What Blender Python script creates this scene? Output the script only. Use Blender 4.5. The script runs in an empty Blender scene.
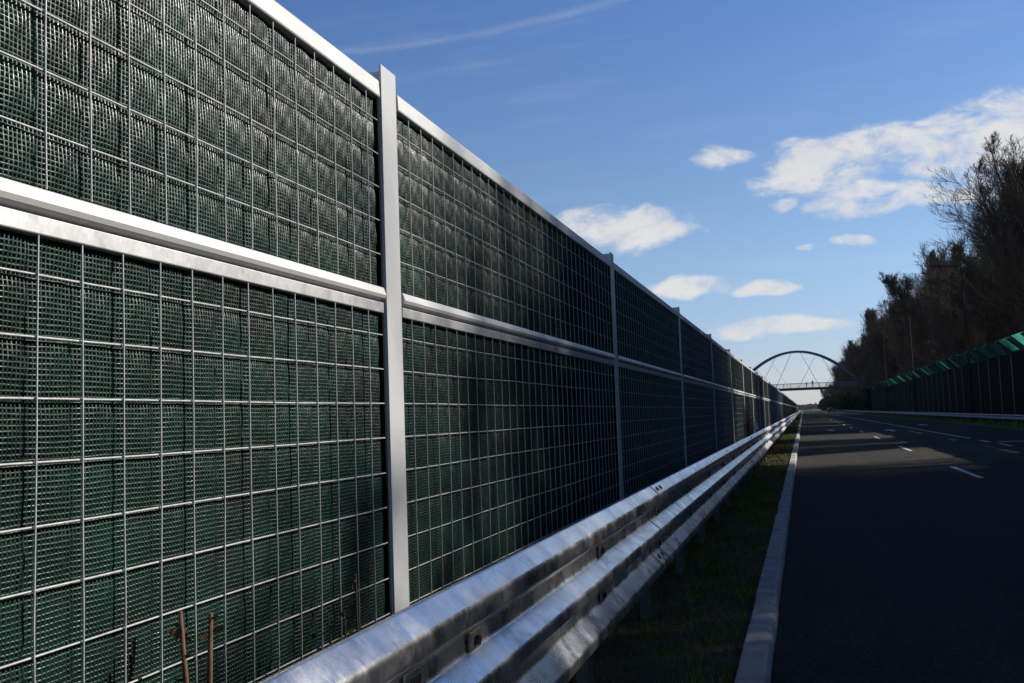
import bpy, bmesh, math, random
import numpy as np
from mathutils import Vector, Matrix
random.seed(7)
rng = np.random.default_rng(11)
R = math.radians
scene = bpy.context.scene
C = scene.collection

# ------------------------------------------------------------------ helpers
def link(o, parent=None):
    C.objects.link(o)
    if parent is not None:
        o.parent = parent
    return o

def mesh_np(name, V, F, mats=None, mi=None, smooth=False, tri=False):
    """V (n,3); F (m,k) with a constant k"""
    V = np.asarray(V, np.float32); F = np.asarray(F, np.int32)
    me = bpy.data.meshes.new(name)
    me.vertices.add(len(V)); me.vertices.foreach_set('co', V.ravel())
    k = F.shape[1]
    me.loops.add(F.size); me.loops.foreach_set('vertex_index', F.ravel())
    me.polygons.add(len(F))
    me.polygons.foreach_set('loop_start', np.arange(0, F.size, k, dtype=np.int32))
    me.polygons.foreach_set('loop_total', np.full(len(F), k, np.int32))
    if mi is not None:
        me.polygons.foreach_set('material_index', np.asarray(mi, np.int32))
    me.polygons.foreach_set('use_smooth', np.full(len(F), smooth, bool))
    for m in (mats or []):
        me.materials.append(m)
    me.update(calc_edges=True)
    return me

def obj(name, me, parent=None, loc=(0, 0, 0), rz=0.0):
    o = bpy.data.objects.new(name, me)
    o.location = loc
    o.rotation_euler = (0, 0, rz)
    return link(o, parent)

class MB:
    def __init__(s):
        s.v = []; s.f = []; s.sm = []; s.mi = []
    def add(s, V, F, smooth=False, mi=0):
        n = len(s.v)
        s.v += [tuple(p) for p in V]
        for f in F:
            s.f.append(tuple(i + n for i in f)); s.sm.append(smooth); s.mi.append(mi)
    def box(s, a, b, mi=0, bev=0.0):
        x0, y0, z0 = a; x1, y1, z1 = b
        if bev > 0:
            bm = bmesh.new(); bmesh.ops.create_cube(bm, size=1)
            for v in bm.verts:
                v.co = Vector(((x0+x1)/2 + v.co.x*(x1-x0), (y0+y1)/2 + v.co.y*(y1-y0), (z0+z1)/2 + v.co.z*(z1-z0)))
            bmesh.ops.bevel(bm, geom=bm.edges[:], offset=bev, segments=2, affect='EDGES', profile=0.5)
            bm.verts.index_update()
            s.add([v.co[:] for v in bm.verts], [[v.index for v in f.verts] for f in bm.faces], False, mi)
            bm.free(); return
        V = [(x0,y0,z0),(x1,y0,z0),(x1,y1,z0),(x0,y1,z0),(x0,y0,z1),(x1,y0,z1),(x1,y1,z1),(x0,y1,z1)]
        s.add(V, [(3,2,1,0),(4,5,6,7),(0,1,5,4),(1,2,6,5),(2,3,7,6),(3,0,4,7)], False, mi)
    def prism(s, prof, y0, y1, mi=0, smooth=False, axis='y'):
        """closed profile [(x,z)...] extruded along y"""
        n = len(prof)
        V = [(x, y0, z) for x, z in prof] + [(x, y1, z) for x, z in prof]
        F = [(i, (i+1) % n, n+(i+1) % n, n+i) for i in range(n)]
        s.add(V, F, smooth, mi)
        s.add(V, [tuple(range(n-1, -1, -1)), tuple(range(n, 2*n))], False, mi)
    def tube(s, pts, rad, sides=8, mi=0, smooth=True, cap=True):
        pts = [Vector(p) for p in pts]
        if not hasattr(rad, '__len__'): rad = [rad]*len(pts)
        V = []
        for i, p in enumerate(pts):
            t = (pts[min(i+1, len(pts)-1)] - pts[max(i-1, 0)]).normalized()
            a = t.cross(Vector((0, 0, 1)) if abs(t.z) < 0.9 else Vector((0, 1, 0)))
            a.normalize(); b = t.cross(a)
            for k in range(sides):
                th = 2*math.pi*k/sides
                V.append(p + a*(rad[i]*math.cos(th)) + b*(rad[i]*math.sin(th)))
        F = []
        for i in range(len(pts)-1):
            for k in range(sides):
                k2 = (k+1) % sides
                F.append((i*sides+k, i*sides+k2, (i+1)*sides+k2, (i+1)*sides+k))
        s.add(V, F, smooth, mi)
        if cap:
            n = len(pts)
            s.add(V, [tuple(range(sides-1, -1, -1)), tuple(range((n-1)*sides, n*sides))], False, mi)
    def mesh(s, name, mats):
        me = bpy.data.meshes.new(name)
        me.from_pydata(s.v, [], s.f)
        me.polygons.foreach_set('use_smooth', s.sm)
        me.polygons.foreach_set('material_index', s.mi)
        for m in (mats if isinstance(mats, (list, tuple)) else [mats]): me.materials.append(m)
        bm = bmesh.new(); bm.from_mesh(me)
        bmesh.ops.remove_doubles(bm, verts=bm.verts, dist=1e-6)
        bmesh.ops.recalc_face_normals(bm, faces=bm.faces)
        bm.to_mesh(me); bm.free()
        me.update(); return me
    def build(s, name, mats, parent=None, loc=(0, 0, 0), rz=0.0):
        return obj(name, s.mesh(name, mats), parent, loc, rz)

def tag(o, label=None, cat=None, group=None, kind=None):
    if label: o['label'] = label
    if cat: o['category'] = cat
    if group: o['group'] = group
    if kind: o['kind'] = kind
    return o

def empty(name, loc=(0, 0, 0), rz=0.0):
    o = bpy.data.objects.new(name, None)
    o.empty_display_size = 0.2
    o.location = loc; o.rotation_euler = (0, 0, rz)
    return link(o)

ORD = ['first','second','third','fourth','fifth','sixth','seventh','eighth','ninth','tenth','eleventh','twelfth',
       'thirteenth','fourteenth','fifteenth','sixteenth','seventeenth','eighteenth','nineteenth','twentieth']
TENS = {2:'twenty',3:'thirty',4:'forty',5:'fifty',6:'sixty',7:'seventy',8:'eighty'}
def ordinal(n):
    if n <= 20: return ORD[n-1]
    t, u = divmod(n, 10)
    if u == 0: return TENS[t][:-1] + 'ieth'
    return TENS[t] + '-' + ORD[u-1]

# ------------------------------------------------------------------ materials
def new_mat(name):
    m = bpy.data.materials.new(name); m.use_nodes = True
    nt = m.node_tree
    return m, nt, nt.nodes['Principled BSDF']

def N(nt, typ, **kw):
    n = nt.nodes.new(typ)
    for k, v in kw.items():
        if k.startswith('i_'):
            key = k[2:]; key = int(key) if key.isdigit() else key.replace('_', ' ')
            n.inputs[key].default_value = v
        else: setattr(n, k, v)
    return n

def ramp(nt, stops):
    n = nt.nodes.new('ShaderNodeValToRGB')
    cr = n.color_ramp
    while len(cr.elements) < len(stops): cr.elements.new(0.5)
    for e, (p, c) in zip(cr.elements, stops):
        e.position = p; e.color = (*c, 1) if len(c) == 3 else c
    return n

def simple(name, col, rough=0.6, metal=0.0, var=0.25, scale=8.0, bump=0.0, bscale=60.0, stretch=(1, 1, 1), spec=0.5, coord='Object'):
    m, nt, p = new_mat(name)
    tc = N(nt, 'ShaderNodeTexCoord')
    mp = N(nt, 'ShaderNodeMapping'); mp.inputs['Scale'].default_value = stretch
    nt.links.new(tc.outputs[coord], mp.inputs['Vector'])
    nz = N(nt, 'ShaderNodeTexNoise', i_Scale=scale, i_Detail=6.0, i_Roughness=0.65)
    nt.links.new(mp.outputs[0], nz.inputs['Vector'])
    lo = tuple(max(0, c*(1-var)) for c in col); hi = tuple(min(1, c*(1+var)) for c in col)
    rp = ramp(nt, [(0.3, lo), (0.7, hi)])
    nt.links.new(nz.outputs['Fac'], rp.inputs['Fac'])
    nt.links.new(rp.outputs['Color'], p.inputs['Base Color'])
    p.inputs['Roughness'].default_value = rough
    p.inputs['Metallic'].default_value = metal
    p.inputs['Specular IOR Level'].default_value = spec
    if bump > 0:
        n2 = N(nt, 'ShaderNodeTexNoise', i_Scale=bscale, i_Detail=5.0)
        nt.links.new(mp.outputs[0], n2.inputs['Vector'])
        b = N(nt, 'ShaderNodeBump', i_Strength=1.0, i_Distance=bump)
        nt.links.new(n2.outputs['Fac'], b.inputs['Height'])
        nt.links.new(b.outputs[0], p.inputs['Normal'])
    return m

def mat_galv(name, base=(0.42, 0.43, 0.45), rough=0.36, stain=0.0, metal=0.9, spangle=26.0):
    """hot-dip galvanised steel: spangle patches, uneven gloss, optional brown dirt running across the sheet"""
    m, nt, p = new_mat(name)
    L = nt.links.new
    tc = N(nt, 'ShaderNodeTexCoord')
    vo = N(nt, 'ShaderNodeTexVoronoi', i_Scale=spangle); L(tc.outputs['Object'], vo.inputs['Vector'])
    nz = N(nt, 'ShaderNodeTexNoise', i_Scale=5.0, i_Detail=8.0, i_Roughness=0.7); L(tc.outputs['Object'], nz.inputs['Vector'])
    rp = ramp(nt, [(0.3, tuple(c*0.72 for c in base)), (0.7, tuple(min(1, c*1.2) for c in base))])
    L(nz.outputs['Fac'], rp.inputs['Fac'])
    sp = ramp(nt, [(0.0, (0.82,)*3), (1.0, (1.08,)*3)]); L(vo.outputs['Color'], sp.inputs['Fac'])
    mx = N(nt, 'ShaderNodeMix', data_type='RGBA', blend_type='MULTIPLY'); mx.inputs[0].default_value = 0.8
    L(rp.outputs['Color'], mx.inputs[6]); L(sp.outputs['Color'], mx.inputs[7])
    col = mx.outputs[2]
    if stain > 0:
        mp = N(nt, 'ShaderNodeMapping'); mp.inputs['Scale'].default_value = (2.0, 1.6, 2.0)
        mp.inputs['Rotation'].default_value = (0.0, 0.0, 0.5)
        L(tc.outputs['Object'], mp.inputs['Vector'])
        n2 = N(nt, 'ShaderNodeTexNoise', i_Scale=3.2, i_Detail=9.0, i_Roughness=0.72, i_Distortion=0.8)
        L(mp.outputs[0], n2.inputs['Vector'])
        r2 = ramp(nt, [(0.5, (0, 0, 0)), (0.68, (stain,)*3)]); L(n2.outputs['Fac'], r2.inputs['Fac'])
        m2 = N(nt, 'ShaderNodeMix', data_type='RGBA'); m2.inputs[7].default_value = (0.16, 0.115, 0.085, 1)
        L(r2.outputs['Color'], m2.inputs[0]); L(col, m2.inputs[6]); col = m2.outputs[2]
        mt = N(nt, 'ShaderNodeMath', operation='MULTIPLY_ADD'); mt.inputs[1].default_value = -0.7; mt.inputs[2].default_value = metal
        L(r2.outputs['Color'], mt.inputs[0]); L(mt.outputs[0], p.inputs['Metallic'])
    else:
        p.inputs['Metallic'].default_value = metal
    L(col, p.inputs['Base Color'])
    rr = N(nt, 'ShaderNodeMapRange', i_1=0.25, i_2=0.75, i_3=rough-0.1, i_4=rough+0.16)
    L(nz.outputs['Fac'], rr.inputs[0]); L(rr.outputs[0], p.inputs['Roughness'])
    if stain > 0:      # dull oxide patches and drawn streaks across the sheet
        ms = N(nt, 'ShaderNodeMapping'); ms.inputs['Scale'].default_value = (5.0, 34.0, 5.0); L(tc.outputs['Object'], ms.inputs['Vector'])
        ns = N(nt, 'ShaderNodeTexNoise', i_Scale=2.4, i_Detail=6.0, i_Roughness=0.7); L(ms.outputs[0], ns.inputs['Vector'])
        ab = N(nt, 'ShaderNodeMath', operation='MULTIPLY_ADD'); ab.inputs[1].default_value = 0.28; L(ns.outputs['Fac'], ab.inputs[0])
        ah = N(nt, 'ShaderNodeMath', operation='MULTIPLY'); ah.inputs[1].default_value = 0.72; L(nz.outputs['Fac'], ah.inputs[0]); L(ah.outputs[0], ab.inputs[2])
        ro = N(nt, 'ShaderNodeMapRange', i_1=0.38, i_2=0.62, i_3=rough-0.10, i_4=rough+0.12); L(ab.outputs[0], ro.inputs[0]); L(ro.outputs[0], p.inputs['Roughness'])
        rc = ramp(nt, [(0.36, (1.12,)*3), (0.64, (0.74, 0.75, 0.77))]); L(ab.outputs[0], rc.inputs['Fac'])
        mm = N(nt, 'ShaderNodeMix', data_type='RGBA', blend_type='MULTIPLY'); mm.inputs[0].default_value = 1.0
        L(col, mm.inputs[6]); L(rc.outputs['Color'], mm.inputs[7]); L(mm.outputs[2], p.inputs['Base Color'])
    n3 = N(nt, 'ShaderNodeTexNoise', i_Scale=40.0, i_Detail=4.0); L(tc.outputs['Object'], n3.inputs['Vector'])
    n4 = N(nt, 'ShaderNodeTexNoise', i_Scale=4.0, i_Detail=3.0); L(tc.outputs['Object'], n4.inputs['Vector'])
    ad = N(nt, 'ShaderNodeMath', operation='MULTIPLY_ADD'); ad.inputs[1].default_value = 1.2
    L(n4.outputs['Fac'], ad.inputs[0]); L(n3.outputs['Fac'], ad.inputs[2])
    b = N(nt, 'ShaderNodeBump', i_Strength=0.35, i_Distance=0.0008)
    L(ad.outputs[0], b.inputs['Height']); L(b.outputs[0], p.inputs['Normal'])
    return m

def mat_asphalt():
    m, nt, p = new_mat('asphalt')
    L = nt.links.new
    tc = N(nt, 'ShaderNodeTexCoord')
    n1 = N(nt, 'ShaderNodeTexNoise', i_Scale=0.35, i_Detail=6.0, i_Roughness=0.6); L(tc.outputs['Object'], n1.inputs['Vector'])
    mp = N(nt, 'ShaderNodeMapping'); mp.inputs['Scale'].default_value = (1.6, 0.05, 1)
    L(tc.outputs['Object'], mp.inputs['Vector'])
    n2 = N(nt, 'ShaderNodeTexNoise', i_Scale=1.0, i_Detail=4.0); L(mp.outputs[0], n2.inputs['Vector'])
    v = N(nt, 'ShaderNodeTexVoronoi', i_Scale=70.0); L(tc.outputs['Object'], v.inputs['Vector'])
    a = N(nt, 'ShaderNodeMath', operation='MULTIPLY_ADD'); a.inputs[1].default_value = 0.5
    L(n2.outputs['Fac'], a.inputs[0]); 
    h = N(nt, 'ShaderNodeMath', operation='MULTIPLY'); h.inputs[1].default_value = 0.5
    L(n1.outputs['Fac'], h.inputs[0]); L(h.outputs[0], a.inputs[2])
    rp = ramp(nt, [(0.3, (0.040, 0.039, 0.037)), (0.7, (0.074, 0.069, 0.062))]); L(a.outputs[0], rp.inputs['Fac'])
    sp = ramp(nt, [(0.0, (0.30,)*3), (0.7, (0.9,)*3), (0.88, (1.4,)*3), (1.0, (4.0,)*3)]); L(v.outputs['Color'], sp.inputs['Fac'])
    mx = N(nt, 'ShaderNodeMix', data_type='RGBA', blend_type='MULTIPLY'); mx.inputs[0].default_value = 0.8
    L(rp.outputs['Color'], mx.inputs[6]); L(sp.outputs['Color'], mx.inputs[7])
    L(mx.outputs[2], p.inputs['Base Color'])
    p.inputs['Roughness'].default_value = 0.92
    p.inputs['Specular IOR Level'].default_value = 0.08
    b = N(nt, 'ShaderNodeBump', i_Strength=0.7, i_Distance=0.004)
    L(v.outputs['Distance'], b.inputs['Height']); L(b.outputs[0], p.inputs['Normal'])
    return m

def mat_paint_marking():
    m, nt, p = new_mat('road_paint')
    L = nt.links.new
    tc = N(nt, 'ShaderNodeTexCoord')
    n1 = N(nt, 'ShaderNodeTexNoise', i_Scale=14.0, i_Detail=8.0, i_Roughness=0.75); L(tc.outputs['Object'], n1.inputs['Vector'])
    rp = ramp(nt, [(0.36, (0.12, 0.12, 0.12)), (0.52, (0.72, 0.72, 0.70))]); L(n1.outputs['Fac'], rp.inputs['Fac'])
    L(rp.outputs['Color'], p.inputs['Base Color']); p.inputs['Roughness'].default_value = 0.6
    return m

def mat_netting(name, lo, hi, rough, spec=0.6):
    m, nt, p = new_mat(name)
    L = nt.links.new
    tc = N(nt, 'ShaderNodeTexCoord')
    g = N(nt, 'ShaderNodeNewGeometry')
    n1 = N(nt, 'ShaderNodeTexNoise', i_Scale=3.4, i_Detail=6.0); L(g.outputs['Position'], n1.inputs['Vector'])
    n2 = N(nt, 'ShaderNodeTexNoise', i_Scale=120.0, i_Detail=2.0); L(g.outputs['Position'], n2.inputs['Vector'])
    rp = ramp(nt, [(0.35, lo), (0.65, hi)]); L(n1.outputs['Fac'], rp.inputs['Fac'])
    L(rp.outputs['Color'], p.inputs['Base Color'])
    rr = N(nt, 'ShaderNodeMapRange', i_1=0.3, i_2=0.7, i_3=rough-0.1, i_4=rough+0.18)
    L(n2.outputs['Fac'], rr.inputs[0]); L(rr.outputs[0], p.inputs['Roughness'])
    p.inputs['Specular IOR Level'].default_value = spec
    b = N(nt, 'ShaderNodeBump', i_Strength=0.5, i_Distance=0.0015)
    L(n2.outputs['Fac'], b.inputs['Height']); L(b.outputs[0], p.inputs['Normal'])
    return m

def mat_bark(name, lo, hi):
    m, nt, p = new_mat(name)
    L = nt.links.new
    oi = N(nt, 'ShaderNodeObjectInfo')
    tc = N(nt, 'ShaderNodeTexCoord')
    n1 = N(nt, 'ShaderNodeTexNoise', i_Scale=0.6, i_Detail=5.0); L(tc.outputs['Object'], n1.inputs['Vector'])
    ad = N(nt, 'ShaderNodeMath', operation='MULTIPLY_ADD'); ad.inputs[1].default_value = 0.3
    L(oi.outputs['Random'], ad.inputs[0]); L(n1.outputs['Fac'], ad.inputs[2])
    rp = ramp(nt, [(0.4, lo), (0.9, hi)]); L(ad.outputs[0], rp.inputs['Fac'])
    L(rp.outputs['Color'], p.inputs['Base Color']); p.inputs['Roughness'].default_value = 0.85
    p.inputs['Specular IOR Level'].default_value = 0.2
    return m

def mat_green_glass():
    m = bpy.data.materials.new('green_acrylic'); m.use_nodes = True
    nt = m.node_tree; nt.nodes.clear(); L = nt.links.new
    out = N(nt, 'ShaderNodeOutputMaterial')
    tc = N(nt, 'ShaderNodeTexCoord')
    mp = N(nt, 'ShaderNodeMapping'); mp.inputs['Scale'].default_value = (1, 3.0, 1); L(tc.outputs['Object'], mp.inputs['Vector'])
    n1 = N(nt, 'ShaderNodeTexNoise', i_Scale=1.4, i_Detail=6.0); L(mp.outputs[0], n1.inputs['Vector'])
    rp = ramp(nt, [(0.35, (0.10, 0.32, 0.26)), (0.65, (0.36, 0.66, 0.58))]); L(n1.outputs['Fac'], rp.inputs['Fac'])
    tr = N(nt, 'ShaderNodeBsdfTransparent'); tr.inputs['Color'].default_value = (0.14, 0.36, 0.32, 1)
    oi = N(nt, 'ShaderNodeObjectInfo'); dr = ramp(nt, [(0.0, (0.35,)*3), (0.5, (0.8,)*3), (1.0, (1.5,)*3)]); L(oi.outputs['Random'], dr.inputs['Fac'])
    md = N(nt, 'ShaderNodeMix', data_type='RGBA', blend_type='MULTIPLY'); md.inputs[0].default_value = 1.0
    L(rp.outputs['Color'], md.inputs[6]); L(dr.outputs['Color'], md.inputs[7])
    tl = N(nt, 'ShaderNodeBsdfTranslucent'); L(md.outputs[2], tl.inputs['Color'])
    gl = N(nt, 'ShaderNodeBsdfGlossy'); gl.inputs['Roughness'].default_value = 0.15; gl.inputs['Color'].default_value = (0.8, 0.9, 0.88, 1)
    m1 = N(nt, 'ShaderNodeMixShader'); m1.inputs[0].default_value = 0.55
    L(tr.outputs[0], m1.inputs[1]); L(tl.outputs[0], m1.inputs[2])
    m2 = N(nt, 'ShaderNodeMixShader'); m2.inputs[0].default_value = 0.05
    L(m1.outputs[0], m2.inputs[1]); L(gl.outputs[0], m2.inputs[2])
    L(m2.outputs[0], out.inputs['Surface'])
    return m

def mat_grass(name, stops):
    m, nt, p = new_mat(name)
    L = nt.links.new
    g = N(nt, 'ShaderNodeNewGeometry')
    n1 = N(nt, 'ShaderNodeTexNoise', i_Scale=2.3, i_Detail=7.0, i_Roughness=0.7); L(g.outputs['Position'], n1.inputs['Vector'])
    n2 = N(nt, 'ShaderNodeTexWhiteNoise'); L(g.outputs['Random Per Island'], n2.inputs['Vector'])
    ad = N(nt, 'ShaderNodeMath', operation='MULTIPLY_ADD'); ad.inputs[1].default_value = 0.35
    L(g.outputs['Random Per Island'], ad.inputs[0]); L(n1.outputs['Fac'], ad.inputs[2])
    rp = ramp(nt, stops); L(ad.outputs[0], rp.inputs['Fac'])
    L(rp.outputs['Color'], p.inputs['Base Color']); p.inputs['Roughness'].default_value = 0.65
    p.inputs['Specular IOR Level'].default_value = 0.25
    return m

M = {}
M['post'] = simple('grey_powder_coat', (0.57, 0.575, 0.585), 0.42, 0.0, 0.06, 3.0, 0.0004, 90.0)
M['beam'] = mat_galv('galvanised_beam', (0.55, 0.555, 0.56), 0.48, 0.25, 0.45, 38.0)
M['beam_upper'] = simple('aluminium_sheet', (0.58, 0.58, 0.57), 0.45, 0.2, 0.06, 5.0, 0.0003, 120.0)
M['wire'] = simple('zinc_wire', (0.47, 0.475, 0.48), 0.5, 0.15, 0.25, 40.0, coord='Object')
M['net'] = mat_netting('green_plastic_net', (0.010, 0.022, 0.018), (0.008, 0.046, 0.035), 0.34, 0.45)
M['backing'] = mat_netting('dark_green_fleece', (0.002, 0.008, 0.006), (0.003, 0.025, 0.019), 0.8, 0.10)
M['farsheet'] = mat_netting('green_net_sheet', (0.006, 0.009, 0.008), (0.006, 0.015, 0.012), 0.95, 0.0)
M['rail'] = mat_galv('guardrail_zinc', (0.80, 0.80, 0.80), 0.30, 0.35, 0.96, 16.0)
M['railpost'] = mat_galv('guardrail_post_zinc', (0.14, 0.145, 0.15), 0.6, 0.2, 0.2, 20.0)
M['gap_shade'] = simple('black_gap_shade', (0.006, 0.006, 0.006), 0.9, 0.0, 0.3, 9.0, spec=0.1)  # near-black colour stands in for shade at the panel ends
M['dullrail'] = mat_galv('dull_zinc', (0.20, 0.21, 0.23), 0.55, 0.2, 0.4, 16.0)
M['bolt'] = simple('dark_bolt_steel', (0.05, 0.05, 0.055), 0.5, 0.6, 0.2, 30.0)
M['plate'] = simple('weathered_plate', (0.24, 0.22, 0.20), 0.5, 0.7, 0.35, 30.0, 0.0005, 80)
M['asphalt'] = mat_asphalt()
M['paint'] = mat_paint_marking()
M['kerb'] = simple('kerb_concrete', (0.46, 0.45, 0.42), 0.85, 0.0, 0.3, 7.0, 0.003, 70.0)
M['soil'] = simple('verge_soil', (0.050, 0.045, 0.026), 0.95, 0.0, 0.5, 6.0, 0.02, 14.0)
M['field'] = simple('field_grass', (0.055, 0.070, 0.028), 0.95, 0.0, 0.4, 0.2, 0.05, 2.0)
M['grass'] = mat_grass('verge_grass', [(0.35, (0.045, 0.060, 0.010)), (0.6, (0.13, 0.15, 0.018)), (0.95, (0.28, 0.25, 0.07))])
M['bark'] = mat_bark('twig_bark', (0.050, 0.036, 0.027), (0.15, 0.105, 0.075))
M['trunk'] = mat_bark('trunk_bark', (0.040, 0.034, 0.028), (0.11, 0.09, 0.075))
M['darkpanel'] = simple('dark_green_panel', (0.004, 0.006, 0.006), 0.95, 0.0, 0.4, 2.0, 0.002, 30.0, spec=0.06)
M['greenpost'] = simple('green_painted_steel', (0.010, 0.034, 0.028), 0.6, 0.0, 0.2, 4.0)
M['acrylic'] = mat_green_glass()
M['lamp'] = simple('lamp_pole_zinc', (0.020, 0.022, 0.026), 0.8, 0.0, 0.15, 3.0, spec=0.1)
M['lampglass'] = simple('lamp_glass', (0.5, 0.52, 0.55), 0.15, 0.0, 0.05, 3.0)
M['blue'] = simple('bridge_blue_paint', (0.020, 0.045, 0.13), 0.4, 0.0, 0.15, 0.5)
M['bridgegrey'] = simple('bridge_deck_paint', (0.06, 0.07, 0.09), 0.6, 0.0, 0.2, 0.7)
M['cable'] = simple('bridge_cable', (0.10, 0.11, 0.13), 0.5, 0.3, 0.1, 3.0)
M['railing'] = simple('bridge_railing', (0.22, 0.24, 0.27), 0.5, 0.3, 0.1, 3.0)
M['reflector'] = simple('white_reflector', (0.85, 0.85, 0.85), 0.4, 0.0, 0.05, 9.0)
M['straw'] = simple('dry_straw', (0.13, 0.07, 0.03), 0.8, 0.0, 0.45, 25.0, 0.001, 60.0)
M['stalk'] = simple('dark_stalk', (0.07, 0.045, 0.022), 0.85, 0.0, 0.4, 25.0)
M['redstalk'] = simple('reddish_stalk', (0.20, 0.065, 0.05), 0.8, 0.0, 0.4, 8.0)
M['weedleaf'] = simple('olive_weed', (0.12, 0.12, 0.03), 0.7, 0.0, 0.4, 25.0)
M['carpaint'] = simple('dark_red_car_paint', (0.045, 0.012, 0.014), 0.25, 0.0, 0.1, 2.0)
M['carglass'] = simple('car_glass', (0.02, 0.022, 0.026), 0.08, 0.0, 0.05, 2.0)
M['rubber'] = simple('rubber', (0.02, 0.02, 0.02), 0.8, 0.0, 0.2, 9.0)
M['rim'] = simple('wheel_rim', (0.4, 0.4, 0.42), 0.35, 0.8, 0.1, 9.0)
M['headlight'] = simple('headlight_glass', (0.5, 0.5, 0.5), 0.1, 0.0, 0.05, 9.0)
M['cloth'] = simple('dark_jacket', (0.018, 0.018, 0.024), 0.85, 0.0, 0.3, 9.0)
M['skin'] = simple('skin', (0.42, 0.26, 0.19), 0.6, 0.0, 0.1, 9.0)
M['hair'] = simple('dark_hair', (0.025, 0.018, 0.014), 0.6, 0.0, 0.2, 30.0)
M['wood'] = mat_bark('far_wood', (0.030, 0.032, 0.028), (0.07, 0.07, 0.055))
M['evergreen'] = mat_grass('dark_evergreen_leaf', [(0.3, (0.012, 0.020, 0.010)), (0.9, (0.035, 0.050, 0.020))])

# ------------------------------------------------------------------ camera
f_px, Hc, roll, VP = 980.0, 1.5, 0.036, (803.0, 409.0)
c_, s_ = math.cos(roll), math.sin(roll)
dx, dy = VP[0]-512, VP[1]-341.5
v = Vector((dx*c_-dy*s_, -(dx*s_+dy*c_), f_px)).normalized()
psi = math.asin(v.x); th = math.atan2(-v.y, v.z)
Fw = Vector((-math.sin(psi)*math.cos(th), math.cos(psi)*math.cos(th), math.sin(th)))
R0 = Vector((math.cos(psi), math.sin(psi), 0)); U0 = R0.cross(Fw)
Xc = R0*c_ - U0*s_; Yc = U0*c_ + R0*s_
cam = bpy.data.cameras.new('camera'); cam.sensor_width = 36; cam.lens = 36*f_px/1024
cam.clip_start = 0.05; cam.clip_end = 20000
co = bpy.data.objects.new('camera', cam); C.objects.link(co)
mw = Matrix((Xc, Yc, -Fw)).transposed().to_4x4(); mw.translation = (0, 0, Hc)
co.matrix_world = mw
scene.camera = co

# ------------------------------------------------------------------ sun and sky
SUN_EL, SUN_AZ = R(28.5), R(54.0)        # azimuth clockwise from +Y, the road's direction
sd = Vector((math.sin(SUN_AZ)*math.cos(SUN_EL), math.cos(SUN_AZ)*math.cos(SUN_EL), math.sin(SUN_EL)))
sl = bpy.data.lights.new('sun', 'SUN'); sl.energy = 4.3; sl.angle = R(0.53); sl.color = (1.0, 0.94, 0.85)
so = bpy.data.objects.new('sun', sl); C.objects.link(so)
so.rotation_euler = sd.to_track_quat('Z', 'Y').to_euler(); so.location = (40, 40, 60)

SKY_S = 0.078
w = bpy.data.worlds.new('World'); scene.world = w; w.use_nodes = True
nt = w.node_tree; nt.nodes.clear(); L = nt.links.new
out = N(nt, 'ShaderNodeOutputWorld'); bg = N(nt, 'ShaderNodeBackground'); bg.inputs['Strength'].default_value = SKY_S
L(bg.outputs[0], out.inputs['Surface'])
sky = N(nt, 'ShaderNodeTexSky'); sky.sky_type = 'NISHITA'; sky.sun_disc = False
sky.sun_elevation = SUN_EL; sky.sun_rotation = SUN_AZ
sky.altitude = 300; sky.air_density = 1.0; sky.dust_density = 0.1; sky.ozone_density = 3.0
tc = N(nt, 'ShaderNodeTexCoord')
sep = N(nt, 'ShaderNodeSeparateXYZ'); L(tc.outputs['Generated'], sep.inputs[0])
def mth(op, a, b=None, c=None, clamp=False):
    n = N(nt, 'ShaderNodeMath', operation=op, use_clamp=clamp)
    for i, x in enumerate((a, b, c)):
        if x is None: continue
        if isinstance(x, (int, float)): n.inputs[i].default_value = x
        else: L(x, n.inputs[i])
    return n.outputs[0]
ysafe = mth('MAXIMUM', sep.outputs['Y'], 0.02)
P = mth('DIVIDE', sep.outputs['X'], ysafe); Q = mth('DIVIDE', sep.outputs['Z'], ysafe)
front = mth('GREATER_THAN', sep.outputs['Y'], 0.05)
cv = N(nt, 'ShaderNodeCombineXYZ'); L(P, cv.inputs[0]); L(mth('MULTIPLY', Q, 1.9), cv.inputs[1])
nzA = N(nt, 'ShaderNodeTexNoise', i_Scale=17.0, i_Detail=10.0, i_Roughness=0.66, i_Distortion=0.35); L(cv.outputs[0], nzA.inputs['Vector'])
nzB = N(nt, 'ShaderNodeTexNoise', i_Scale=11.0, i_Detail=7.0, i_Roughness=0.6); L(cv.outputs[0], nzB.inputs['Vector'])
CL = [(-0.1666,0.1925,0.0620,0.0230,.95),(-0.2086,0.2030,0.0321,0.0180,.9),(-0.1028,0.1296,0.0381,0.0112,1),(-0.0292,0.1242,0.0317,0.009,1),
      (-0.0076,0.0819,0.0760,0.0085,.8),(-0.056,0.0778,0.0292,0.008,.8),(0.0531,0.1604,0.0239,0.0078,.9),(0.0136,0.1548,0.0113,0.004,.6),
      (-0.0662,0.2581,0.0298,0.0124,.7),(-0.0464,0.2579,0.0216,0.0082,.7),(0.0436,0.2350,0.079,0.0250,1.05),(0.0119,0.2584,0.0266,0.0121,.9),
      (0.1034,0.2420,0.0808,0.0265,1.05),(0.1792,0.253,0.0686,0.0260,1.1),(0.2346,0.25,0.0746,0.0423,1.2),(0.0831,0.2009,0.0679,0.0155,.95),
      (-0.0057,0.2017,0.0162,0.01,.8),(0.1891,0.2028,0.0509,0.0150,.8),(0.1236,0.2702,0.0249,0.0049,.6),
      (0.42,0.24,0.15,0.05,1),(0.75,0.33,0.22,0.06,1),(-0.95,0.30,0.20,0.05,.9),(-0.6,0.13,0.12,0.02,.8)]
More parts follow.
